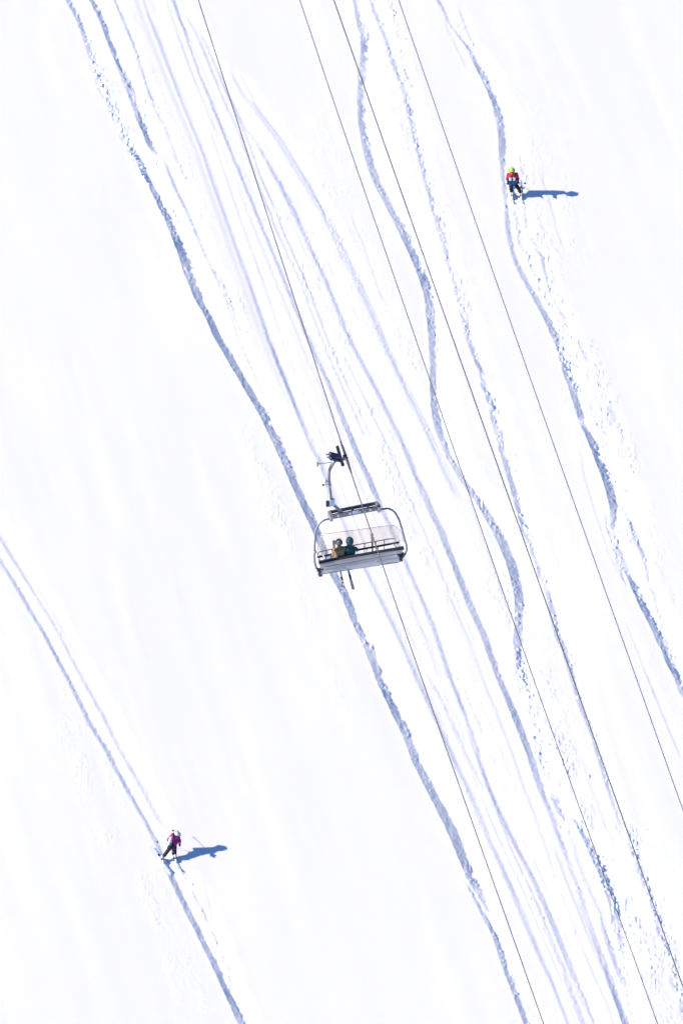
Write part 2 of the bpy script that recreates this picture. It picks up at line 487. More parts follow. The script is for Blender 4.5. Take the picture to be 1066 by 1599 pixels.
#   right track of the upper skier
track([(674,-12,7,.6),(680,0,7,.6),(690,18,6,.55),(706,50,6,.6),(723,68,7,.65),(741,102,9,.72),(760,142,10,.76),(773,178,11,.76),(778,212,12,.72),(779,245,9,.6),(783,280,7,.5),(786,322,8,.5),(789,362,9,.55),(796,395,9,.55),(810,428,10,.65),(830,464,11,.75),(850,500,12,.9),(864,533,12,.95),(876,573,12,.95),(890,613,12,.95),(900,648,12,.95),(905,664,6,.5)], .38, 2.6, lump_band=(0.2, 1.0))
track([(900,652,5,.3),(908,668,10,.9),(914,680,12,1),(929,718,13,1),(943,758,14,1),(950,785,13,1),(952,800,9,.8),(953,825,6,.6),(958,848,6,.5),(968,878,8,.7),(983,913,12,.95),(1003,955,13,1),(1023,996,13,1),(1038,1031,12,1),(1053,1064,12,1),(1075,1110,12,1),(1110,1180,12,1)], .38, 2.4, lump_band=(0.25, 1.0))
track(P('945,800 947,830 957,862 967,892 974,920', 4, .6), .6, 6)
track(P('714,10 723,40 735,66 742,84', 3, .35), .3, 0)
track(P('690,28 702,58 716,86 728,112', 3, .25), .3, 0)
track([(812,318,5,.4),(818,345,6,.55),(824,372,5,.3),(832,385,5,.3),(843,400,7,.5),(848,425,6,.4),(853,450,6,.35),(866,475,5,.4),(878,500,6,.45),(885,525,5,.2)], .7, 3)
track(P('876,560 886,590 902,612 918,640 930,668 938,705 949,737 953,757', 6, .42), 1.0, 14, lump_band=(-0.3, 0.6))
track(P('905,560 912,590 928,625 940,660 948,690 965,715 985,740 997,740', 3, .25), 1.0, 3)
track([(960,770,3,.1),(978,812,5,.55),(990,842,6,.6),(1001,866,5,.5),(1010,905,4,.5),(1020,940,6,.55),(1033,985,5,.5),(1045,1018,4,.5),(1060,1065,4,.45),(1078,1110,4,.4)], .45, 1.5)
track(P('840,270 848,290 860,330 872,378 880,392', 3, .3), .3, 0)
track(P('903,700 910,745 925,795 940,838 950,870 970,905', 3, .22), .3, 0)
track(P('1000,1040 1012,1066 1030,1110 1046,1150 1062,1190', 3, .28), .3, 0)
track(P('975,970 990,1010 1010,1060 1030,1105', 2.5, .2), .3, 0)
track(P('806,232 812,262 818,292', 4, .3), .6, 3)
track(P('800,320 804,352 812,388 826,424 846,462 866,500 884,532', 5, .32), 1.0, 8, lump_band=(-0.2, 0.9))
track(P('838,330 846,372 858,420 872,462 888,505 906,548 922,590 940,630', 3, .2), .6, 2)
track(P('868,452 884,500 906,545 930,590 952,640 968,690', 4, .22), .9, 4)
track(P('926,690 944,730 962,775 985,830 1006,880', 4, .24), .8, 4)
track(P('986,905 1006,945 1030,990 1052,1035 1075,1090', 3, .25), .6, 2)
#   lower left skier's tracks
track([(-20,845,6,.45),(0,878,6,.5),(30,928,7,.6),(65,988,7,.62),(100,1055,7,.64),(135,1126,8,.66),(165,1176,8,.68),(195,1232,8,.66),(220,1276,7,.6),(240,1312,7,.6),(252,1345,8,.7),(262,1366,10,.85),(280,1404,10,.9),(305,1454,10,.92),(330,1505,10,.92),(350,1550,11,.95),(370,1594,11,.95),(392,1640,11,.9)], .22, .5, 2.4, lump_band=(-0.6, 0))
track([(-18,820,8,.4),(0,846,8,.42),(35,903,8,.38),(75,968,8,.36),(120,1053,8,.40),(160,1126,8,.42),(190,1186,8,.40),(220,1236,8,.38),(250,1294,7,.32)], .15, 0, 3)
track(P('8,872 40,930 72,980 110,1052 148,1122 180,1180 212,1236 240,1290', 3, .22), .4, 0, 2.2)
track(P('30,868 62,925 100,990 140,1062', 4, .2), .3, 0, 2.2)
track(P('268,1350 290,1398 318,1450 345,1512 372,1575 390,1620', 3, .25), .5, 1, 2.4)
track(P('276,1352 285,1366 302,1402 320,1436 345,1496 366,1556 386,1610', 6, .42), .4, 1, 3)
track(P('318,1382 326,1412 331,1440 331,1452', 2.5, .3), .2, 0)
#   faint old lines in the open snow
track(P('195,925 205,975 215,1010 225,1040', 14, .03), .1, 0)

#   fine ridges and ski edges running along the packed grooves
for pts_, r_, l_, ri_, b_ in list(TRACKS):
    if r_ <= 0.2 and pts_[0][0] > 150 and len(pts_) >= 6 and pts_[-1][1] - pts_[0][1] > 300:
        for _ in range(4):
            off = float(rng.uniform(7, 26)) * (1 if rng.random() < .6 else -1)
            n_ = len(pts_)
            i0 = int(rng.integers(0, max(n_ // 4, 1))); i1 = n_ - int(rng.integers(0, max(n_ // 4, 1)))
            dd = float(rng.uniform(.10, .26)); ww = float(rng.uniform(2.5, 5))
            drift = float(rng.uniform(-7, 7))
            q_ = [(p[0] + off + drift * k_ / max(i1 - i0, 1), p[1], ww, dd) for k_, p in enumerate(pts_[i0:i1])]
            if len(q_) >= 3:
                track(q_, .2, .05, 2.4)
for _ in range(26):                                      # short faint scratches in the packed strip
    y0_ = float(rng.uniform(40, 1450)); x0_ = 300 + (y0_ * .36) + float(rng.uniform(-60, 200))
    L_ = float(rng.uniform(60, 220)); sl = float(rng.uniform(.34, .46))
    track([(x0_ + sl * L_ * f, y0_ + L_ * f, float(rng.uniform(2, 3.5)), float(rng.uniform(.08, .24))) for f in (0, .35, .7, 1)], .6, .2, 2.2)

# ------------------------------------------------------------------ snow surface
SKIER_A = ground(805, 305)      # upper right
SKIER_B = ground(263, 1342)     # lower left

x_in = np.arange(-16.8, 16.8001, 0.032)
y_lo, y_hi = ground(533, 1625).y, ground(533, -40).y
y_in = np.arange(y_lo - 2.5, y_hi + 2.5, 0.042)
def extend(a, step, far):
    lo, hi = [], []
    s, p = step, a[0]
    while p > -far:
        s *= 1.18; p -= s; lo.append(p)
    s, p = step, a[-1]
    while p < far:
        s *= 1.18; p += s; hi.append(p)
    return np.concatenate([lo[::-1], a, hi])
xs = extend(x_in, 0.032, 600.0)
ys = extend(y_in, 0.042, 600.0)
X, Y = np.meshgrid(xs, ys)
H = np.zeros_like(X)
H += 0.03 * vnoise2(X / 9.0 + 3.3, Y / 14.0 + 8.1, 1) + 0.008 * vnoise2(X / 3.1, Y / 4.7, 2)
H += 0.004 * vnoise2((X + 0.3 * Y) / 0.9, Y / 5.5, 31) + 0.0012 * vnoise2((X + 0.31 * Y) / 0.35, Y / 2.6, 32)
crumb = np.zeros_like(X)
grain = np.zeros_like(X)
lump_list = []
WR = 1.0 / 35.0
for ti, (pts, rough, lumps, rise, band) in enumerate(TRACKS):
    g = [(ground(p[0], p[1]), p[2] * WR, p[3]) for p in pts]
    g.sort(key=lambda q: q[0].y)
    gy = np.array([q[0].y for q in g]); gx = np.array([q[0].x for q in g])
    gw = np.array([q[1] for q in g]) * (1.08 if rough >= .4 else 1.0); gd = np.array([q[2] for q in g])
    # smooth the measured polyline
    dense = np.linspace(gy[0], gy[-1], max(int((gy[-1] - gy[0]) / 0.12), 8))
    sx = np.interp(dense, gy, gx)
    k = 7
    if len(sx) > 3 * k:
        ker = np.hanning(k + 2)[1:-1]; ker /= ker.sum()
        pad = np.concatenate([sx[0] + (np.arange(-k, 0)) * (sx[1] - sx[0]), sx, sx[-1] + np.arange(1, k + 1) * (sx[-1] - sx[-2])])
        sx = np.convolve(pad, ker, 'same')[k:-k]
    r0, r1 = np.searchsorted(ys, gy[0] - 0.05), np.searchsorted(ys, gy[-1] + 0.05)
    yy = ys[r0:r1]
    if len(yy) < 3:
        continue
    cx = np.interp(yy, dense, sx)
    dx = np.gradient(cx, yy)
    cs = 1.0 / np.sqrt(1 + (dx * 0.93) ** 2)
    w = np.interp(yy, gy, gw)
    d = np.interp(yy, gy, gd)
    fade = np.clip(np.minimum((yy - gy[0]) / 0.5, (gy[-1] - yy) / 0.5), 0, 1)
    s1 = 100 * ti
    rough0 = rough
    rough = rough * (0.3 + 0.95 * np.clip(vnoise1(yy / 2.2, s1 + 9) + 0.45, 0, 1.2))
    jit = rough * (0.055 * vnoise1(yy / 0.55, s1 + 1) + 0.035 * vnoise1(yy / 0.17, s1 + 2))
    jit += 0.012 * vnoise1(yy / 1.7, s1 + 7)
    wj = w * (1 + rough * (0.45 * vnoise1(yy / 0.4, s1 + 3) + 0.55 * vnoise1(yy / 0.11, s1 + 4) + 0.25 * vnoise1(yy / 0.06, s1 + 14)) + 0.10 * vnoise1(yy / 1.9, s1 + 8))
    wj = np.maximum(wj, 0.05)
    dj = d * fade * (1 + np.minimum(rough, 0.8) * 0.6 * vnoise1(yy / 0.7, s1 + 5) + 0.12 * vnoise1(yy / 2.3, s1 + 6))
    m = 0.41 * np.maximum(dj, 0)
    reach = float(w.max()) * (1 + rise) + 0.6
    c0 = np.searchsorted(xs, cx.min() - 0.9); c1 = np.searchsorted(xs, cx.max() + reach + 0.5)
    S = (xs[None, c0:c1] - (cx + jit)[:, None]) * cs[:, None]
    W = wj[:, None]
    drop = (m * wj)[:, None]
    t = np.clip(S / W, 0, 1)
    soft = np.clip((0.72 - d) / 0.3, 0, 1)[:, None]
    wall = t * (1 - soft) + soft * t * t * (3 - 2 * t)
    rec = np.clip((S - W) / (rise * w[:, None] + 0.06), 0, 1)
    rec = (1 - (1 - rec) ** 1.7) * (1 - soft) + soft * rec * rec * (3 - 2 * rec)
    lip = 0.10 * drop * np.exp(-((S + 0.05) / 0.05) ** 2)
    H[r0:r1, c0:c1] += -drop * wall * (1 - rec) + lip
    grain[r0:r1, c0:c1] = np.maximum(grain[r0:r1, c0:c1], (fade * np.clip(d * 1.3, 0, 1))[:, None] * np.exp(-((S - W * .5) / (W * .5 + .12)) ** 4))
    if rough0 > 0.25:
        crumb[r0:r1, c0:c1] += (rough * fade * np.minimum(d, .7))[:, None] * np.exp(-((S - 0.35) / 0.34) ** 2)
    # thrown clods
    L = gy[-1] - gy[0]
    for _ in range(int(lumps * L * 2.6)):
        q = rng.uniform(gy[0], gy[-1])
        px_ = np.interp(q, dense, sx); pw = np.interp(q, gy, gw)
        if rng.random() < .72:               # most of the broken snow lies in the cut and along its far edge
            off = pw * rng.uniform(.1, 1.15) + rng.exponential(.07) if band[1] > 0 else -rng.exponential(.12)
            big = 1.0
        else:
            off = rng.uniform(band[0], band[1]) + pw * .6
            big = .62
        lump_list.append((px_ + off, q, rng.uniform(0.02, 0.052) * (1.5 if rng.random() < 0.12 else 1.0) * (0.8 + 0.4 * rough0) * big))

# churned, granular snow beside the tracks
def blob(px, py, rx, ry, amp):
    g = ground(px, py)
    crumb[:] += amp * np.exp(-(((X - g.x) + 0.33 * (Y - g.y)) / rx) ** 2 - ((Y - g.y) / ry) ** 2)
for b in ((480, 420, .7, 6, .20), (545, 600, .7, 6, .22), (620, 760, .8, 6, .22), (690, 930, .7, 5, .15), (570, 480, .5, 6, .15),
          (640, 560, .6, 4, .22), (720, 700, .6, 4, .25), (620, 180, .6, 5, .25), (840, 250, 1.0, 4, .25), (905, 560, .8, 4, .3), (950, 700, 1.0, 6, .22),
          (1010, 850, .8, 6, .15), (850, 1120, .6, 4, .35), (890, 1220, .6, 4, .35), (960, 1400, .9, 4, .4), (1010, 1500, .8, 4, .4), (830, 1000, .6, 4, .3),
          (20, 870, .35, 4, .0), (118, 1150, .4, 9, .12), (185, 1280, .4, 8, .13), (60, 1030, .35, 8, .10), (240, 1420, .4, 8, .12), (300, 1520, .35, 8, .10),
          (400, 690, .4, 4, .18), (430, 800, .4, 4, .2), (480, 960, .4, 4, .15), (160, 300, .3, 3, .1), (760, 920, .5, 5, .15), (520, 250, .4, 4, .1)):
    blob(*b)
n_a = vnoise2(X / 0.15, Y / 0.19, 41)
n_b = vnoise2(X / 0.075, Y / 0.09, 42)
H += grain * (0.007 * n_a + 0.006 * n_b)
n_m = np.clip(vnoise2(X / 0.7, Y / 0.9, 43) + 0.35, 0, 1)
H += np.minimum(crumb, 1.1) * n_m * (0.085 * np.abs(n_a) ** 1.3 + 0.04 * np.maximum(n_b, 0))

# scattered loose clods in the churned areas
for px, py, rx, ry, n in ((860, 250, 2.0, 4, 60), (905, 600, 1.5, 5, 60), (960, 720, 1.5, 5, 40), (1010, 860, 1.0, 5, 25), (620, 100, .8, 3, 40), (650, 260, .8, 4, 25),
                          (720, 640, .8, 4, 40), (830, 1060, .8, 4, 50), (930, 1360, 1.0, 4, 60), (1020, 1500, .8, 4, 50), (480, 430, .6, 6, 50), (640, 720, .7, 6, 50),
                          (110, 1150, .7, 5, 40), (220, 1380, .7, 5, 30), (20, 960, .5, 4, 20), (430, 780, .7, 5, 25), (540, 260, .6, 4, 20), (380, 1000, 5, 6, 14), (180, 1150, .8, 3, 12)):
    g = ground(px, py)
    for _ in range(n):
        v = rng.normal(0, ry * 0.5)
        lump_list.append((g.x + rng.normal(0, rx * 0.45) - 0.33 * v, g.y + v, rng.uniform(0.012, 0.024)))
for (lx, ly, lr) in lump_list:
    if abs(lx) > 16.5 or ly < y_in[0] or ly > y_in[-1]:
        continue
    rr = lr * 1.5 + 0.02
    a0, a1 = np.searchsorted(xs, lx - rr), np.searchsorted(xs, lx + rr)
    b0, b1 = np.searchsorted(ys, ly - rr), np.searchsorted(ys, ly + rr)
    ex = rng.uniform(0.75, 1.3)
    q = ((X[b0:b1, a0:a1] - lx) / (lr * ex)) ** 2 + ((Y[b0:b1, a0:a1] - ly) / (lr / ex)) ** 2
    H[b0:b1, a0:a1] += lr * rng.uniform(.35, .68) * np.sqrt(np.clip(1 - q, 0, 1))

# snow packed flat under the skiers' skis
SKIS_ON_SNOW = []
def pack(p, q, r=0.17):
    d = q - p
    L2 = d.x ** 2 + d.y ** 2
    t = np.clip(((X - p.x) * d.x + (Y - p.y) * d.y) / L2, 0, 1)
    dd = (X - p.x - t * d.x) ** 2 + (Y - p.y - t * d.y) ** 2
    H[:] = H * (1 - np.exp(-(dd / r ** 2) ** 2))
SKI_PX = {                      # tail and tip of each ski on the snow, in photograph pixels
    'a1': ((797.2, 281.0), (800.3, 319.0)), 'a2': (((811.2), 281.5), (815.0, 319.5)),
    'b1': ((240.6, 1324.5), (264.6, 1362.0)), 'b2': ((263.8, 1322.0), (282.6, 1361.5)),
}
for k_, (a_, b_) in SKI_PX.items():
    pack(ground(*a_), ground(*b_), 0.13)

Z = GX * X + GY * Y + H
ny, nx = X.shape
verts = np.stack([X, Y, Z], -1).reshape(-1, 3).astype(np.float32)
ii = np.arange(ny * nx).reshape(ny, nx)
quads = np.stack([ii[:-1, :-1], ii[:-1, 1:], ii[1:, 1:], ii[1:, :-1]], -1).reshape(-1, 4)
me = bpy.data.meshes.new("snow_slope")
me.vertices.add(len(verts)); me.vertices.foreach_set("co", verts.ravel())
me.loops.add(quads.size); me.loops.foreach_set("vertex_index", quads.ravel().astype(np.int32))
me.polygons.add(len(quads))
me.polygons.foreach_set("loop_start", np.arange(0, quads.size, 4, dtype=np.int32))
me.polygons.foreach_set("use_smooth", np.ones(len(quads), dtype=bool))
me.update(calc_edges=True)
me.materials.append(M['snow'])
snow = bpy.data.objects.new("snow_slope", me)
col.objects.link(snow)
snow["kind"] = "structure"
snow["label"] = "steep sunlit snow slope crossed by ski tracks"

# ------------------------------------------------------------------ cables
ROPE_H = 20.0
def cable(pix, h, r, mat, label):
    pts = [ground(px, py, h) for px, py in pix]
    a, b = pts[0], pts[-1]
    pts = [a + (a - pts[1]) * 1.2] + pts + [b + (b - pts[-2]) * 1.2]
    root = pts[len(pts) // 2]
    bm = bmesh.new()
    add_tube(bm, [p - root for p in pts], r, 10, 8)
    o = build("lift_cable", bm, mat)
    o.location = root
    o["label"] = label
    o["category"] = "cable"
    o["group"] = "lift cables over the slope"
    return o
C1 = [(310, 0), (434, 388), (540, 714), (596.5, 881), (684, 1134), (848, 1599)]
cable(C1, ROPE_H, 0.024, M['rope'], "dark steel lift cable that carries the chair, leftmost of the four cables")
cable([(468, 0), (533, 194), (650, 533), (834.5, 1066), (1026, 1599)], ROPE_H, 0.021, M['rope'], "thin dark lift cable second from the left, next right of the chair's cable")
cable([(521, 0), (708, 533), (896, 1066), (1086, 1599)], ROPE_H, 0.028, M['rope'], "thickest dark lift cable, third from the left, crossing the winding middle track")
cable([(622, 0), (807, 533), (995, 1066), (1184, 1599)], ROPE_H, 0.022, M['rope_blue'], "pale blue grey lift cable farthest right, nearest the skier in red")

# ------------------------------------------------------------------ the chair
G = ground(540, 714, ROPE_H)
rope_dir = (ground(434, 388, ROPE_H) - ground(684, 1134, ROPE_H)).normalized()
HEAD = math.atan2(-rope_dir.x, rope_dir.y)
ax = Vector((math.cos(HEAD), math.sin(HEAD), 0))
ay = Vector((-math.sin(HEAD), math.cos(HEAD), 0))
def to_local(p):
    d = p - G
    return Vector((d.dot(ax), d.dot(ay), d.z))
def at(px, py, y):                      # chair coordinates of a pixel, at a known distance ahead (+) or behind (-) of the grip
    return to_local(on_plane(px, py, G + ay * y, ay))
def z1(x, y, d): return at(440 + x / 4.442, 660 + y / 4.44, d)
def z2(x, y, d): return at(470 + x / 5.922, 770 + y / 5.925, d)
def z3(x, y, d): return at(490 + x / 12.3, 680 + y / 12.3, d)
rope_l = Vector((rope_dir.dot(ax), rope_dir.dot(ay), rope_dir.z))

chair = empty("chairlift_chair", "grey chairlift chair with a tinted bubble hanging from the leftmost cable", "chairlift chair", G, HEAD)

# grip
grip_bm = bmesh.new()
gm = z3(660, 440, 0)
add_tube(grip_bm, [rope_l * 0.85, rope_l * 0.5, rope_l * 0.1, -rope_l * 0.1, -rope_l * 0.5, -rope_l * 0.85], [0.032, 0.05, 0.062, 0.062, 0.05, 0.032], 12)
add_box(grip_bm, (-0.05, 0, 0.0), (0.16, 0.26, 0.12), basis(rope_l))
grip = build("grip", grip_bm, M['dark_steel'], chair)
jb = bmesh.new()
add_box(jb, z3(600, 420, 0), (0.12, 0.16, 0.14))
add_tube(jb, [z3(560, 440, 0), z3(650, 430, 0)], 0.05, 12)
build("grip_jaw", jb, M['steel'], grip)
hb = bmesh.new()
c0, c1 = z3(300, 385, 0), z3(500, 440, 0)
for off in (0.085, -0.085):
    o_ = Vector((0, off * 0.3, off))
    add_tube(hb, [c0 + o_, c0 + (c1 - c0) * .03 + o_, c1 - (c1 - c0) * .03 + o_, c1 + o_], [0.07, 0.09, 0.09, 0.075], 16)
add_box(hb, (c0 + c1) / 2, ((c1 - c0).length * 0.8, 0.16, 0.2))
build("spring_housing", hb, M['grip_navy'], grip)
eb = bmesh.new()
add_tube(eb, [c0 + Vector((-.16, 0, .06)), c0 + Vector((0.02, 0, .06))], 0.035, 10)
add_tube(eb, [c0 + Vector((-.12, 0, -.08)), c0 + Vector((0.02, 0, -.08))], 0.05, 12)
add_tube(eb, [c0 + Vector((-.16, 0, .10)), c0 + Vector((-.13, 0, .10))], 0.06, 12)
build("spring_bolt", eb, M['steel'], grip)
pb = bmesh.new()
p0, p1 = z3(445, 205, 0.0), z3(550, 560, -0.05)
add_box(pb, (p0 + p1) / 2, (0.13, 0.07, (p1 - p0).length), basis(p1 - p0, Vector((0, 1, 0))))
add_tube(pb, [p1 + Vector((-.06, 0, 0)), p1 + Vector((.06, 0, 0))], 0.07, 14)
build("guide_rail", pb, M['dark_steel'], grip)
lb = bmesh.new()
add_tube(lb, [z3(330, 515, 0), z3(80, 548, 0)], 0.022, 8)
lever = build("release_lever", lb, M['steel'], grip)
lb = bmesh.new()
e = z3(68, 552, 0)
add_tube(lb, [e + Vector((0, 0, -.10)), e + Vector((0, 0, .10))], 0.04, 12)
build("roller", lb, M['roller'], lever)

# hanger arm
ab = bmesh.new()
add_tube(ab, [z3(455, 455, 0), z3(385, 510, 0), z3(330, 595, 0), z3(298, 680, 0), z3(288, 800, 0), z3(300, 960, 0), z3(318, 1120, 0), z3(328, 1250, 0)],
         [.075, .075, .07, .065, .062, .06, .058, .058], 14, 5)
arm = build("hanger_arm", ab, M['galv'], chair)
ab = bmesh.new()
cpt = z3(300, 965, 0)
add_tube(ab, [cpt + Vector((0, 0, .05)), cpt - Vector((0, 0, .05))], 0.078, 16)
build("clamp_collar", ab, M['steel'], arm)
ab = bmesh.new()
add_tube(ab, [z3(228, 870, -.06), z3(235, 950, -.06), z3(262, 1080, -.06), z3(270, 1330, -.06)], 0.014, 8)
add_tube(ab, [z3(180, 950, -.06), z3(300, 940, 0)], 0.02, 8)
add_ellipsoid(ab, z3(228, 880, -.06), (.07, .05, .1))
build("damper_rod", ab, M['steel'], arm)
ab = bmesh.new()
add_ellipsoid(ab, z3(180, 952, -.06), (.045, .045, .055))
build("lever_knob", ab, M['rubber'], arm)
jb = bmesh.new()
add_box(jb, z3(335, 1280, 0), (0.24, 0.2, 0.34), bevel=0.03)
build("pivot_block", jb, M['plate_white'], chair)
jb = bmesh.new()
add_box(jb, z3(262, 1310, -.05), (0.13, 0.1, 0.28))
build("lock_bracket", jb, M['dark_steel'], chair)
bb = bmesh.new()
q0, q1 = z3(345, 1310, 0), z3(520, 1455, -0.05)
add_box(bb, (q0 + q1) / 2, (0.11, 0.13, (q1 - q0).length + 0.1), basis(q1 - q0, Vector((0, 1, 0))))
build("arm_foot", bb, M['galv'], chair)

# cross beam: two long rails joined by end brackets
bl, br = z2(280, 225, -.18), z2(722, 140, -.18)
def along_x(bm, a, b, sy, sz, bevel=0.012):
    d = b - a
    add_box(bm, (a + b) / 2, (sz, sy, d.length), basis(d, Vector((0, 1, 0))), bevel)
rb = bmesh.new()
along_x(rb, bl, br, 0.035, 0.19)
beam = build("cross_beam", rb, M['galv'], chair)
rb = bmesh.new()
along_x(rb, bl + Vector((0, .36, .02)), br + Vector((0, .36, .02)), 0.035, 0.17)
build("rear_rail", rb, M['galv'], beam)
rb = bmesh.new()
for f in (.2, .48, .8):
    p = bl.lerp(br, f)
    add_box(rb, p + Vector((0, .18, -.03)), (.09, .315, .1))
along_x(rb, bl + Vector((0.05, .18, -.09)), br + Vector((-0.05, .18, -.09)), 0.31, 0.02)
build("beam_spacer", rb, M['dark_steel'], beam)
for p in (bl, br):
    rb = bmesh.new()
    add_box(rb, p + Vector((0, .17, -.05)), (.14, .42, .30), bevel=.02)
    o = build("end_bracket", rb, M['galv'], beam)
    for dx in (-.04, .04):
        for dz in (-.12, -.02, .07):
            rb = bmesh.new()
            add_tube(rb, [p + Vector((dx, -.07, dz - .03)), p + Vector((dx, -.03, dz - .03))], .022, 8)
            build("bolt", rb, M['shell'], o)
rb = bmesh.new()
p = z2(503, 178, -.205)
add_box(rb, p, (.24, .02, .16), bevel=.004)
build("number_plate", rb, M['plate_white'], beam)
for x_, y_ in ((455, 190), (540, 172), (585, 165), (345, 212), (640, 155)):
    p = z2(x_, y_, -.2)
    rb = bmesh.new()
    add_tube(rb, [p + Vector((0, -.03, 0)), p + Vector((0, .02, 0))], .045, 10)
    build("bolt", rb, M['shell'], beam)

# side frames
YB = -0.62
fl = bmesh.new()
add_tube(fl, [z2(275, 236, -.1), z2(215, 250, -.12), z2(165, 292, -.16), z2(137, 350, -.22), z2(128, 430, -.32), z2(124, 545, -.5), z2(124, 620, YB), z2(140, 690, YB), z2(170, 735, YB)], .042, 12, 5)
build("side_frame", fl, M['galv'], chair)
fl = bmesh.new()
add_tube(fl, [z2(735, 152, -.1), z2(800, 143, -.12), z2(855, 168, -.16), z2(893, 222, -.22), z2(925, 310, -.32), z2(958, 430, -.48), z2(975, 500, -.58), z2(970, 545, YB), z2(940, 592, YB), z2(915, 600, YB)], .042, 12, 5)
build("side_frame", fl, M['galv'], chair)

# backrest
bL, bR = z2(185, 752, YB - .16), z2(905, 640, YB - .16)
tL, tR = z2(172, 648, YB + .04), z2(940, 515, YB + .04)
def panel(bm, a, b, c, d, th):
    n = (b - a).cross(d - a).normalized()
    k = 24
    front, back = [], []
    for i in range(k + 1):
        f = i / k
        bow = 0.03 * math.sin(math.pi * f)
        for lst, o in ((front, n * (th / 2 + bow)), (back, n * (-th / 2 + bow))):
            lst.append([bm.verts.new(a.lerp(b, f).lerp(d.lerp(c, f), g) + o) for g in (0, .06, .5, .94, 1)])
    for i in range(k):
        for j in range(4):
            bm.faces.new((front[i][j], front[i + 1][j], front[i + 1][j + 1], front[i][j + 1]))
            bm.faces.new((back[i][j + 1], back[i + 1][j + 1], back[i + 1][j], back[i][j]))
        bm.faces.new((front[i + 1][0], front[i][0], back[i][0], back[i + 1][0]))
        bm.faces.new((front[i][4], front[i + 1][4], back[i + 1][4], back[i][4]))
    for i in (0, k):
        for j in range(4):
            bm.faces.new((front[i][j], front[i][j + 1], back[i][j + 1], back[i][j]))
bp = bmesh.new()
panel(bp, bL, bR, tR, tL, .05)
back = build("backrest", bp, M['clear'], chair)
bp = bmesh.new()
add_tube(bp, [tL + Vector((-.02, .05, .0)), tL.lerp(tR, .5) + Vector((0, .05, 0)), tR + Vector((.04, .05, .0))], [.085, .085, .085], 14)
build("back_cushion", bp, M['upholstery'], back)
bp = bmesh.new()
add_tube(bp, [z2(215, 683, YB - .1), z2(925, 556, YB - .1)], .018, 8)
build("rear_rod", bp, M['galv'], back)
bp = bmesh.new()
add_tube(bp, [bL + Vector((.0, -.01, .02)), bR + Vector((0, -.01, .02))], .02, 8)
build("bottom_edge", bp, M['galv'], back)
for (xa, ya, xb, yb) in ((215, 708, 410, 688), (690, 634, 885, 600)):
    sb = bmesh.new()
    a, b = z2(xa, ya, YB - .19), z2(xb, yb, YB - .19)
    add_tube(sb, [a, a.lerp(b, .55)], .05, 12)
    add_tube(sb, [a.lerp(b, .5), b], .032, 12)
    build("spring_strut", sb, M['steel'], back)
for p in (z2(176, 738, YB - .04), z2(918, 598, YB - .04)):
    sb = bmesh.new()
    add_box(sb, p, (.16, .2, .28), bevel=.03)
    add_tube(sb, [p + Vector((-.14, 0, .18)), p + Vector((.14, 0, .18))], .07, 12)
    build("hinge_block", sb, M['dark_steel'], chair)
# seat
seat_z = (bL.z + bR.z) / 2 + .0
cx_ = (bL.x + bR.x) / 2
tilt = (bR.z - bL.z) / (bR.x - bL.x)
sb = bmesh.new()
wseat = (bR - bL).length * .95
for i in range(8):
    x_ = cx_ + (i - 3.5) * wseat / 8
    add_box(sb, (x_, YB + .38, seat_z + tilt * (x_ - cx_)), (wseat / 8 - .02, .5, .1), None, .03)
build("seat", sb, M['seat_grey'], chair)
sb = bmesh.new()
add_box(sb, (cx_, YB + .36, seat_z - .09), (wseat, .5, .05), None, .01)
build("seat_pan", sb, M['shell'], chair)

# restraint bar with foot rests
YR = 0.22
rb = bmesh.new()
add_tube(rb, [z2(150, 600, YR), z2(160, 552, YR), z2(185, 540, YR), z2(300, 516, YR), z2(480, 483, YR), z2(640, 455, YR), z2(815, 424, YR), z2(870, 424, YR - .1)], .024, 10, 4)
bar = build("restraint_bar", rb, M['galv'], chair)
rb = bmesh.new()
add_tube(rb, [z2(155, 592, YR), z2(540, 522, YR), z2(905, 456, YR)], .045, 12)
build("lap_rail", rb, M['dark_steel'], bar)
for (x_, y0_, y1_) in ((232, 528, 620), (585, 465, 560), (768, 433, 520), (400, 500, 570), (690, 448, 540)):
    rb = bmesh.new()
    add_tube(rb, [z2(x_, y0_, YR), z2(x_, y1_, YR)], .02, 8)
    build("upright", rb, M['galv'], bar)
for x_ in (-1.45, -.95, -.45, .1, .6, 1.1):
    rb = bmesh.new()
    p = Vector((cx_ + x_, .3, seat_z - .45 + tilt * x_))
    add_tube(rb, [p + Vector((0, -.08, .72)), p + Vector((0, .05, .3)), p], .02, 8, 3)
    add_tube(rb, [p + Vector((-.18, 0, 0)), p + Vector((.18, 0, 0))], .025, 8)
    build("footrest", rb, M['dark_steel'], bar)
rb = bmesh.new()
add_tube(rb, [z2(845, 470, YR - .05), z2(905, 520, YR - .2)], .03, 8)
add_tube(rb, [z2(870, 470, YR - .05), z2(935, 505, YR - .3)], .03, 8)
build("side_link", rb, M['shell'], bar)
rb = bmesh.new()
add_tube(rb, [z2(200, 560, YR - .05), z2(220, 610, YR - .25)], .03, 8)
build("side_link", rb, M['shell'], bar)

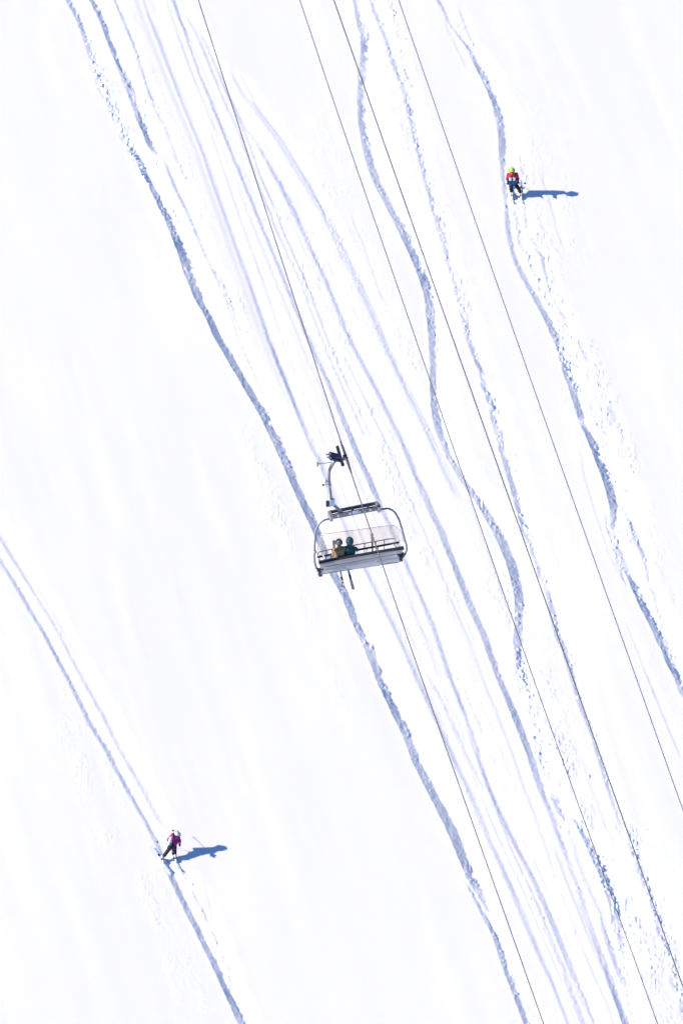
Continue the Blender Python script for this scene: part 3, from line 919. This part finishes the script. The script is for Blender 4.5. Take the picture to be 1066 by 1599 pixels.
# bubble
bub = bmesh.new()
nu, nv = 44, 14
grid = []
for j in range(nv + 1):
    v = j / nv
    yb_ = 0.75 * (1 - v) ** 1.6 + 0.12 * v          # forward bulge lower down
    row = []
    inset = 60 * (1 - math.sqrt(max(1 - (max(0, v - .55) / .45) ** 2, 0)))
    lx, ly = 150 + 10 * v + inset, 600 - 215 * v - inset * .15
    rx, ry = 948 - 55 * v ** 1.5 - inset, 452 - 165 * v + inset * .15
    if v > .8:
        ly += 0; ry += 0
    for i in range(nu + 1):
        u = i / nu
        edge = max(0, abs(u - .5) - .42) / .08
        yy_ = yb_ - 0.35 * edge ** 2
        p = z2(lx + (rx - lx) * u, ly + (ry - ly) * u, 0.12 if v == 1 else 0.12)
        # keep its height on screen for the rear edge, push the lower part forward and down
        q = z2(lx + (rx - lx) * u, ly + (ry - ly) * u, yy_)
        row.append(bub.verts.new(q))
    grid.append(row)
for j in range(nv):
    for i in range(nu):
        bub.faces.new((grid[j][i], grid[j][i + 1], grid[j + 1][i + 1], grid[j + 1][i]))
rim_pts = [v.co.copy() for v in grid[-1]]
left_pts = [r[0].co.copy() for r in grid]
right_pts = [r[-1].co.copy() for r in grid]
bubble = build("bubble", bub, M['bubble'], chair)
rb = bmesh.new()
add_tube(rb, left_pts + rim_pts[1:-1] + right_pts[::-1], .011, 6)
build("bubble_rim", rb, M['steel'], bubble)
rb = bmesh.new()
add_tube(rb, [z2(250, 250, -.1), z2(250, 290, -.15), z2(215, 345, -.2), z2(140, 395, -.28)], .011, 6, 5)
build("cord", rb, M['steel'], chair)
rb = bmesh.new()
add_box(rb, z2(118, 610, YB), (.07, .12, .35), bevel=.02)
add_box(rb, z2(130, 545, -.5), (.12, .12, .12), bevel=.02)
build("side_cover", rb, M['steel'], chair)

# ------------------------------------------------------------------ people
def glove(name, wrist, direction, curl_to, mat, parent, grip=True):
    """palm, four fingers of unequal length and a thumb, curled"""
    bm = bmesh.new()
    d = Vector(direction).normalized()
    n = Vector(curl_to)
    n = (n - d * n.dot(d)).normalized()
    s = d.cross(n)
    w = Vector(wrist)
    palm = w + d * 0.05
    add_capsule(bm, w - d * .03, palm, .042, .044)
    for k, ln in zip((-1.5, -.5, .5, 1.5), (.85, 1.0, .95, .75)):
        a = w + d * 0.085 + s * (k * .024)
        add_capsule(bm, w + d * .03 + s * (k * .018), a, .022, .018, 10)
        b = a + (d * .45 + n * .75).normalized() * (.045 * ln)
        c = b + (n * .6 - d * .7).normalized() * (.035 * ln)
        add_capsule(bm, a, b, .018, .016, 10)
        add_capsule(bm, b, c, .016, .014, 10)
    t0 = w + d * .02 + s * .04
    t1 = t0 + (s * .5 + d * .5 + n * .5).normalized() * .045
    add_capsule(bm, t0, t1, .02, .017, 10)
    add_capsule(bm, t1, t1 + (d * .6 + n * .7 - s * .3).normalized() * .035, .017, .014, 10)
    return fuse(name, bm, .008, mat, parent, 2)

def person(root, J, out):
    """J: joints in the root's own coordinates. body first (one skin), then clothing over it."""
    V = {k: Vector(v) for k, v in J.items()}
    face = V['face'].normalized()
    side = face.cross(Vector((0, 0, 1))).normalized()      # to the person's right
    hd = V['head']
    upv = (hd - V['neck']).normalized()
    fr = Matrix((side, face, side.cross(face))).transposed()
    hs = out.get('head_scale', 1.0)
    # ---- body, one continuous surface
    bm = bmesh.new()
    add_capsule(bm, V['pelvis'], V['chest'], .085, .09)
    add_capsule(bm, V['chest'], V['neck'], .085, .05)
    add_capsule(bm, V['neck'], hd - upv * .03, .052, .06)
    add_ellipsoid(bm, hd, (.072, .092, .11), fr)
    add_capsule(bm, hd + face * .085 + Vector((0, 0, .0)), hd + face * .108 - Vector((0, 0, .025)), .012, .016, 8)     # nose
    add_capsule(bm, hd + face * .06 - Vector((0, 0, .085)), hd + face * .075 - Vector((0, 0, .09)), .04, .03, 10)      # chin
    add_capsule(bm, hd + face * .088 - side * .02 - Vector((0, 0, .055)), hd + face * .088 + side * .02 - Vector((0, 0, .055)), .009, .009, 8)
    for sg in (-1, 1):
        add_ellipsoid(bm, hd + side * sg * .074, (.012, .025, .034), fr)
    for s in 'lr':
        add_capsule(bm, V['chest'], V['sh_' + s], .065, .05)
        add_capsule(bm, V['sh_' + s], V['el_' + s], .052, .040)
        add_capsule(bm, V['el_' + s], V['wr_' + s], .040, .028)
        add_capsule(bm, V['pelvis'], V['hip_' + s], .08, .07)
        add_capsule(bm, V['hip_' + s], V['kn_' + s], .07, .05)
        add_capsule(bm, V['kn_' + s], V['an_' + s], .055, .038)
    body = fuse("body", bm, .014, M['skin'], root, 3)
    # ---- jacket
    bm = bmesh.new()
    hem = V['pelvis'] + (V['pelvis'] - V['chest']).normalized() * .06
    bw = out.get('bulk', 1.0)
    for sg in (-1, 1):
        o = (V['sh_r'] - V['sh_l']).normalized() * sg * .07
        add_capsule(bm, hem + o, V['chest'] + o * 1.2, .125 * bw, .13 * bw)
        add_capsule(bm, V['chest'] + o * 1.2, V['neck'] + o * .5 - upv * .03, .12 * bw, .075 * bw)
    for s in 'lr':
        add_capsule(bm, V['chest'].lerp(V['sh_' + s], .4), V['sh_' + s], .12 * bw, .088 * bw)
        add_capsule(bm, V['sh_' + s], V['el_' + s], .085 * bw, .07 * bw)
        add_capsule(bm, V['el_' + s], V['wr_' + s].lerp(V['el_' + s], .12), .07 * bw, .052 * bw)
    add_capsule(bm, V['neck'] - upv * .04, V['neck'] + upv * .02, .085, .08)
    for e in out.get('extra', []):
        add_capsule(bm, *e)
    if out.get('hood'):
        add_ellipsoid(bm, hd + Vector((0, 0, .02)) - face * .035, (.165, .17, .195), fr)
        add_capsule(bm, V['neck'], hd - face * .05, .12, .12)
    fuse("jacket", bm, .014, out['jacket'], root, 4, out.get('paint'), None, .006)
    # ---- trousers
    bm = bmesh.new()
    for s in 'lr':
        add_capsule(bm, V['pelvis'] + Vector((0, 0, .05)), V['hip_' + s], .125, .115)
        add_capsule(bm, V['hip_' + s], V['kn_' + s], .112, .085)
        add_capsule(bm, V['kn_' + s], V['an_' + s] + (V['kn_' + s] - V['an_' + s]).normalized() * .20, .085, .082)
    fuse("trousers", bm, .014, out['trousers'], root, 4, out.get('paint_legs'), None, .006)
    # ---- boots
    for s in 'lr':
        td = V['toe_' + s].normalized()
        a = V['an_' + s]
        bm = bmesh.new()
        sole = a - Vector((0, 0, .085))
        sole_up = Vector((0, 0, 1))
        add_capsule(bm, a + Vector((0, 0, .16)) + td * .03, a, .062, .058)
        add_capsule(bm, sole + sole_up * .05 - td * .07, sole + sole_up * .045 + td * .13, .052, .046)
        add_box(bm, sole + td * .03 + Vector((0, 0, .015)), (.085, .31, .035), basis(td).copy() if False else Matrix((td.cross(Vector((0, 0, 1))), td, Vector((0, 0, 1)))).transposed(), .008)
        b = fuse("boot", bm, .01, out['boots'], root, 2)
        bm = bmesh.new()
        for hh, f in ((.10, .055), (.04, .06), (-.02, .085)):
            c = a + Vector((0, 0, hh - .02)) + td * (f - .045)
            rot = Matrix((td.cross(Vector((0, 0, 1))), td, Vector((0, 0, 1)))).transposed()
            add_box(bm, c, (.135, .11, .028), rot, .008)
        build("buckle", bm, out['buckles'], b)
    # ---- gloves
    for s in 'lr':
        d = V['wr_' + s] - V['el_' + s]
        glove("glove", V['wr_' + s], d, V.get('curl_' + s, face), out['gloves'], root)
    # ---- helmet / goggles
    if out.get('helmet'):
        t = bmesh.new()
        bmesh.ops.create_uvsphere(t, u_segments=28, v_segments=18, radius=1.0)
        bmesh.ops.delete(t, geom=[v for v in t.verts if v.co.z < -0.42 or (v.co.z < -0.05 and v.co.y > 0.45)], context='VERTS')
        t.transform(Matrix.Translation(hd + Vector((0, 0, .02)) - face * .01) @ fr.to_4x4() @ Matrix.Rotation(R_(-12), 4, 'X') @ Matrix.Diagonal((.128 * hs, .150 * hs, .152 * hs, 1)))
        he = build("helmet", t, out['helmet'], root)
        so = he.modifiers.new("thickness", 'SOLIDIFY'); so.thickness = .02; so.offset = -1
        v = bmesh.new()
        for a0 in (-.5, 0, .5):
            c = hd + Vector((0, 0, .155)) + side * (a0 * .12) - face * .03
            add_box(v, c - Vector((0, 0, abs(a0) * .02)), (.018, .09, .012), fr, .004)
        build("vent", v, out.get('vents', M['boot_black']), he)
        g = bmesh.new()
        pts = [hd + Vector((0, 0, .015)) + side * (.115 * math.sin(a)) + face * (.118 * math.cos(a)) for a in np.linspace(-1.25, 1.25, 15)]
        add_tube(g, pts, .036, 10)
        gg = build("goggles", g, M['lens'], root)
        g = bmesh.new()
        pts = [hd + Vector((0, 0, .03)) + side * (.134 * math.sin(a)) + face * (.155 * math.cos(a)) for a in np.linspace(1.3, 2 * math.pi - 1.3, 20)]
        add_tube(g, pts, .018, 8)
        build("goggle_strap", g, out.get('strap', M['boot_black']), gg)
    h = bmesh.new()
    add_ellipsoid(h, hd - face * .05 - Vector((0, 0, .055)), (.085, .06, .07), fr)
    build("hair", h, M['hair'], root)

def ski(tail, tip, up, mat, label, width=.1, binding_at=.45, base_mat=None, group="skis"):
    """a ski from tail to tip (world points), waisted, with a curled shovel"""
    tail, tip = Vector(tail), Vector(tip)
    d = (tip - tail)
    L = d.length
    d.normalize()
    up = (Vector(up) - d * Vector(up).dot(d)).normalized()
    s = d.cross(up)
    bm = bmesh.new()
    rings = []
    n = 34
    for i in range(n + 1):
        t = i / n
        waist = .62 + .38 * (2 * abs(t - .45)) ** 1.5
        wv = width * min(waist, 1.0)
        if t > .93:
            wv *= math.sqrt(max(1 - ((t - .93) / .07) ** 2, .02))
        if t < .03:
            wv *= .75 + .25 * t / .03
        lift = .05 * max(0, (t - .88) / .12) ** 1.8 + .02 * max(0, (.05 - t) / .05) ** 1.5
        th = .012 + .012 * math.exp(-((t - .47) / .25) ** 2)
        c = tail + d * (L * t) + up * lift
        rings.append([bm.verts.new(c + s * wv / 2), bm.verts.new(c + s * wv * .46 + up * th), bm.verts.new(c - s * wv * .46 + up * th), bm.verts.new(c - s * wv / 2)])
    for a, b in zip(rings, rings[1:]):
        for k in range(4):
            bm.faces.new((a[k], a[(k + 1) % 4], b[(k + 1) % 4], b[k]))
    bm.faces.new(rings[0][::-1]); bm.faces.new(rings[-1])
    org = tail.lerp(tip, binding_at)
    bmesh.ops.translate(bm, verts=bm.verts, vec=-org)
    o = build("ski", bm, mat)
    o.location = org
    o["label"] = label; o["category"] = "ski"; o["group"] = group
    rot = Matrix((s, d, up)).transposed()
    for f in (-.19, .17):
        b = bmesh.new()
        add_box(b, d * f + up * .04, (.062, .11, .045), rot, .01)
        add_box(b, d * (f * .9) + up * .068, (.05, .05, .03), rot, .008)
        build("binding", b, M['boot_black'], o)
    return o

def ski_pole(hand, tip, label):
    hand, tip = Vector(hand), Vector(tip)
    d = (tip - hand).normalized()
    top = hand - d * .10
    bm = bmesh.new()
    add_tube(bm, [top - hand, tip - hand], [.010, .0065], 8)
    o = build("ski_pole", bm, M['pole'])
    o.location = hand
    o["label"] = label; o["category"] = "ski pole"; o["group"] = "ski poles"
    g = bmesh.new()
    add_tube(g, [top - hand, d * .06], [.019, .017], 10)
    add_ellipsoid(g, top - hand, (.024, .024, .024))
    build("handle", g, M['rubber'], o)
    b = bmesh.new()
    c = tip - hand - d * .06
    add_tube(b, [c - d * .008, c, c + d * .008], [.02, .052, .02], 14)
    build("basket", b, M['boot_black'], o)
    return o

def joint_fn(origin, zx0, zy0, k):
    """joint at a zoomed pixel, dy metres in front (-) or behind (+) the figure's own upright plane"""
    def f(x, y, dy):
        w = on_plane(zx0 + x / k, zy0 + y / k, origin + Vector((0, dy, 0)), Vector((0, 1, 0)))
        return w - origin
    return f

up_n = Vector((-GX, -GY, 1)).normalized()

# --- upper right skier
A = SKIER_A + Vector((0, 0, 0.0))
ja = joint_fn(A, 770, 250, 15.23)
pa = empty("person", "person in a red, white and blue jacket and lime helmet skiing downhill at upper right", "skier", A)
ski_boot = {}
def boot_on(px, py, origin, toe):
    g = ground(px, py)
    return g - origin + up_n * .12
tA = (ground(799.6, 313) - ground(797.6, 290)).normalized()
Ja = {
    'pelvis': ja(452, 545, -.02), 'chest': ja(447, 375, -.12), 'neck': ja(443, 310, -.20), 'head': ja(436, 255, -.30),
    'face': (-.03, -.93, -.30),
    'sh_r': ja(352, 345, -.10), 'sh_l': ja(545, 335, -.10),
    'el_r': ja(330, 450, -.08), 'el_l': ja(578, 440, -.06),
    'wr_r': ja(345, 530, -.22), 'wr_l': ja(575, 510, -.25),
    'hip_r': ja(420, 570, 0), 'hip_l': ja(510, 565, 0),
    'kn_r': ja(408, 665, -.12), 'kn_l': ja(590, 665, -.12),
    'an_r': boot_on(798.6, 306.8, A, tA), 'an_l': boot_on(812.9, 306.8, A, tA),
    'toe_r': tA, 'toe_l': tA,
}
def paint_a(c, n):
    # red yoke and sleeves, white chest blocks, blue front and zip, navy cuffs
    ch = Ja['chest']; pv = Ja['pelvis']
    x = c.x - ch.x
    h = (c.z - pv.z) / (ch.z - pv.z)
    if abs(x) > .21 or (abs(x) > .175 and h > .5):
        lo = min(Ja['wr_r'].z, Ja['wr_l'].z) + .13
        return 3 if c.z < lo + .06 else 0
    if n.y > .25:
        return 0 if h > .55 else 1
    if abs(x) < .032 and h < 1.35:
        return 1
    if .52 < h < .96 and .03 < abs(x) < .155:
        return 2
    return 0 if h > .62 else 1
person(pa, Ja, dict(jacket=[M['red'], M['blue'], M['white_cloth'], M['navy']], paint=paint_a, trousers=M['black_cloth'], boots=M['boot_white'], buckles=M['boot_black'],
                    gloves=M['black_cloth'], helmet=M['lime'], vents=M['lime']))
def snow_ski(key, mat, label, width):
    a, b = SKI_PX[key]
    return ski(ground(*a) + up_n * .012, ground(*b) + up_n * .012, up_n, mat, label, width)
snow_ski('a1', M['ski_white'], "pale ski under the right boot of the skier in red, nearer the track", .105)
snow_ski('a2', M['ski_white'], "pale ski under the left boot of the skier in red, beside the shadow", .105)
hl = A + Ja['wr_l'] + (Ja['wr_l'] - Ja['el_l']).normalized() * .07 + Vector((0, -.02, 0))
hr = A + Ja['wr_r'] + (Ja['wr_r'] - Ja['el_r']).normalized() * .07 + Vector((0, -.02, 0))
ski_pole(hl, on_plane(770 + 765 / 15.23, 250 + 552 / 15.23, A + Vector((0, .15, 0)), Vector((0, 1, 0))), "ski pole swung out to the right by the skier in red")
ski_pole(hr, A + Ja['wr_r'] + Vector((.10, .85, -.38)), "ski pole trailing behind the skier in red, in the gloved right hand")

# --- lower left skier
B = SKIER_B
jb_ = joint_fn(B, 235, 1285, 14.21)
pb_ = empty("person", "person in a magenta jacket and white helmet leaning through a turn at lower left", "skier", B)
tB = (ground(*SKI_PX['b1'][1]) - ground(*SKI_PX['b1'][0])).normalized()
tB2 = (ground(*SKI_PX['b2'][1]) - ground(*SKI_PX['b2'][0])).normalized()
Jb = {
    'pelvis': jb_(490, 500, .17), 'chest': jb_(545, 330, .27), 'neck': jb_(575, 285, .30), 'head': jb_(600, 258, .33),
    'face': (.62, -.74, -.28),
    'sh_r': jb_(495, 262, .30), 'sh_l': jb_(625, 330, .28),
    'el_r': jb_(392, 375, .34), 'el_l': jb_(655, 400, .26),
    'wr_r': jb_(425, 455, .16), 'wr_l': jb_(645, 462, .10),
    'hip_r': jb_(455, 500, .14), 'hip_l': jb_(530, 510, .17),
    'kn_r': jb_(390, 615, .02), 'kn_l': jb_(540, 640, .05),
    'an_r': boot_on(252.6, 1343.0, B, tB), 'an_l': boot_on(273.2, 1341.6, B, tB2),
    'toe_r': tB, 'toe_l': tB2,
}
def paint_b(c, n):
    q = c - Jb['pelvis']
    # pale flap over the right hip, white above and icy blue below; shade under the helmet painted on in black
    a, b = FLAP
    t = max(0.0, min(1.0, (c - a).dot(b - a) / (b - a).length_squared))
    if (c - a.lerp(b, t)).length < .088:
        return 1 if t < .55 else 2
    if c.z > Jb['chest'].z + .09 and c.x < Jb['head'].x - .03 and n.y < .1 and c.x > Jb['sh_r'].x + .02:
        return 3
    return 0
FLAP = (jb_(452, 335, .12), jb_(418, 462, .10))
person(pb_, Jb, dict(jacket=[M['magenta'], M['white_cloth'], M['ice_cloth'], M['black_cloth']], paint=paint_b, trousers=M['black_cloth'], boots=M['boot_white'],
                     buckles=M['boot_black'], gloves=M['black_cloth'], helmet=M['white_shell'], vents=M['grey_shell'], strap=M['grey_shell'], bulk=.9, extra=[(*FLAP, .06, .07)]))
snow_ski('b1', M['ski_blue'], "pale blue outer ski edging the track below the skier in magenta", .11)
snow_ski('b2', M['ski_blue'], "pale blue inner ski pointing downhill under the skier in magenta's shadowed leg", .11)
hl = B + Jb['wr_l'] + (Jb['wr_l'] - Jb['el_l']).normalized() * .07
hr = B + Jb['wr_r'] + (Jb['wr_r'] - Jb['el_r']).normalized() * .07
ski_pole(hl, B + jb_(497, 150, 1.0), "ski pole trailing uphill from the left hand of the skier in magenta")
ski_pole(hr, B + jb_(130, 415, .45), "thin ski pole pointing back to the left behind the skier in magenta")

# --- riders on the chair
def rider(px, py, lean, out, label):
    hd = at(px, py, -.28)
    sx = hd.x
    sz = seat_z + .06 + tilt * (sx - cx_)
    loc = G + ax * sx + ay * (YB + .30) + Vector((0, 0, sz))
    root = empty("person", label, "chairlift rider", loc, HEAD, "riders on the chair")
    hz = hd.z - sz
    J = {
        'pelvis': (0, -.02, .10), 'chest': (0, .0, hz - .36), 'neck': (0, .03, hz - .17), 'head': (0, .05, hz),
        'face': (.0, 1, -.08),
        'sh_r': (.18, .0, hz - .28), 'sh_l': (-.18, .0, hz - .28),
        'el_r': (.23, .12, hz - .60), 'el_l': (-.23, .12, hz - .60),
        'wr_r': (.16, .34, hz - .60), 'wr_l': (-.16, .34, hz - .60),
        'hip_r': (.09, .02, .09), 'hip_l': (-.09, .02, .09),
        'kn_r': (.14, .46, .10), 'kn_l': (-.14, .46, .10),
        'an_r': (.15, .46, -.34), 'an_l': (-.15, .46, -.34),
        'toe_r': (.1, 1, 0), 'toe_l': (-.1, 1, 0),
    }
    if lean:
        J['sh_r'] = (.24, .02, hz - .42); J['el_r'] = (.36, .10, hz - .56); J['wr_r'] = (.30, .36, hz - .62)
    person(root, J, out)
    return root, loc
rt, rt_loc = rider(470 + 350 / 5.922, 770 + 462 / 5.925, False, dict(jacket=M['tan'], trousers=M['grey_cloth'], boots=M['boot_black'], buckles=M['boot_white'], gloves=M['boot_black'],
              helmet=M['grey_shell'], bulk=1.12, head_scale=1.2), "chairlift rider in a tan jacket and grey helmet seen from behind")
rb_, rb_loc = rider(470 + 447 / 5.922, 770 + 445 / 5.925, True, dict(jacket=M['teal'], trousers=M['black_cloth'], boots=M['boot_black'], buckles=M['boot_white'], gloves=M['boot_black'],
              hood=True, bulk=1.05), "chairlift rider in a dark teal jacket with the hood up")

def chair_pt(v): return G + ax * v.x + ay * v.y + Vector((0, 0, v.z))
def rider_ski(tail, tip, mat, label, w=.115):
    return ski(chair_pt(tail), chair_pt(tip), Vector((0.1, -0.75, 0.65)), mat, label, w, group="skis of the chairlift riders")
def foot(loc, sx): return to_local(loc) + Vector((sx, .50, -.46))
def through(tail_px, f, length, back_frac=.52, y_tail=-.32):
    t = z1(*tail_px, y_tail)
    d = (f - t).normalized()
    return t, t + d * length
def span(a, b, L):
    return a, a + (b - a).normalized() * L
rider_ski(*span(z1(431, 1174, -.40), z1(408, 1040, -.05), 1.72), M['ski_spot'], "spotted white ski tail hanging below the chair, left of the dark one", .16)
rider_ski(*span(z1(495, 1157, -.40), z1(464, 1036, -.05), 1.72), M['ski_base_dark'], "dark ski tail hanging below the chair, right of the spotted one", .16)
rider_ski(*span(z1(360, 812, .75), z1(364, 935, .40), 1.1)[::-1], M['ski_grey'], "grey ski tip showing through the bubble left of the tan rider", .13)
rider_ski(*span(z1(624, 765, .75), z1(628, 905, .35), 1.1)[::-1], M['ski_grey'], "grey ski tip standing alone through the bubble right of the teal rider", .11)

import sys
print("VERTS", len(verts), "HEAD", math.degrees(HEAD), "bL", bL, "bR", bR, "seat", seat_z, "A joints", Ja['head'], Jb['head'], rt_loc - G, file=sys.stderr)
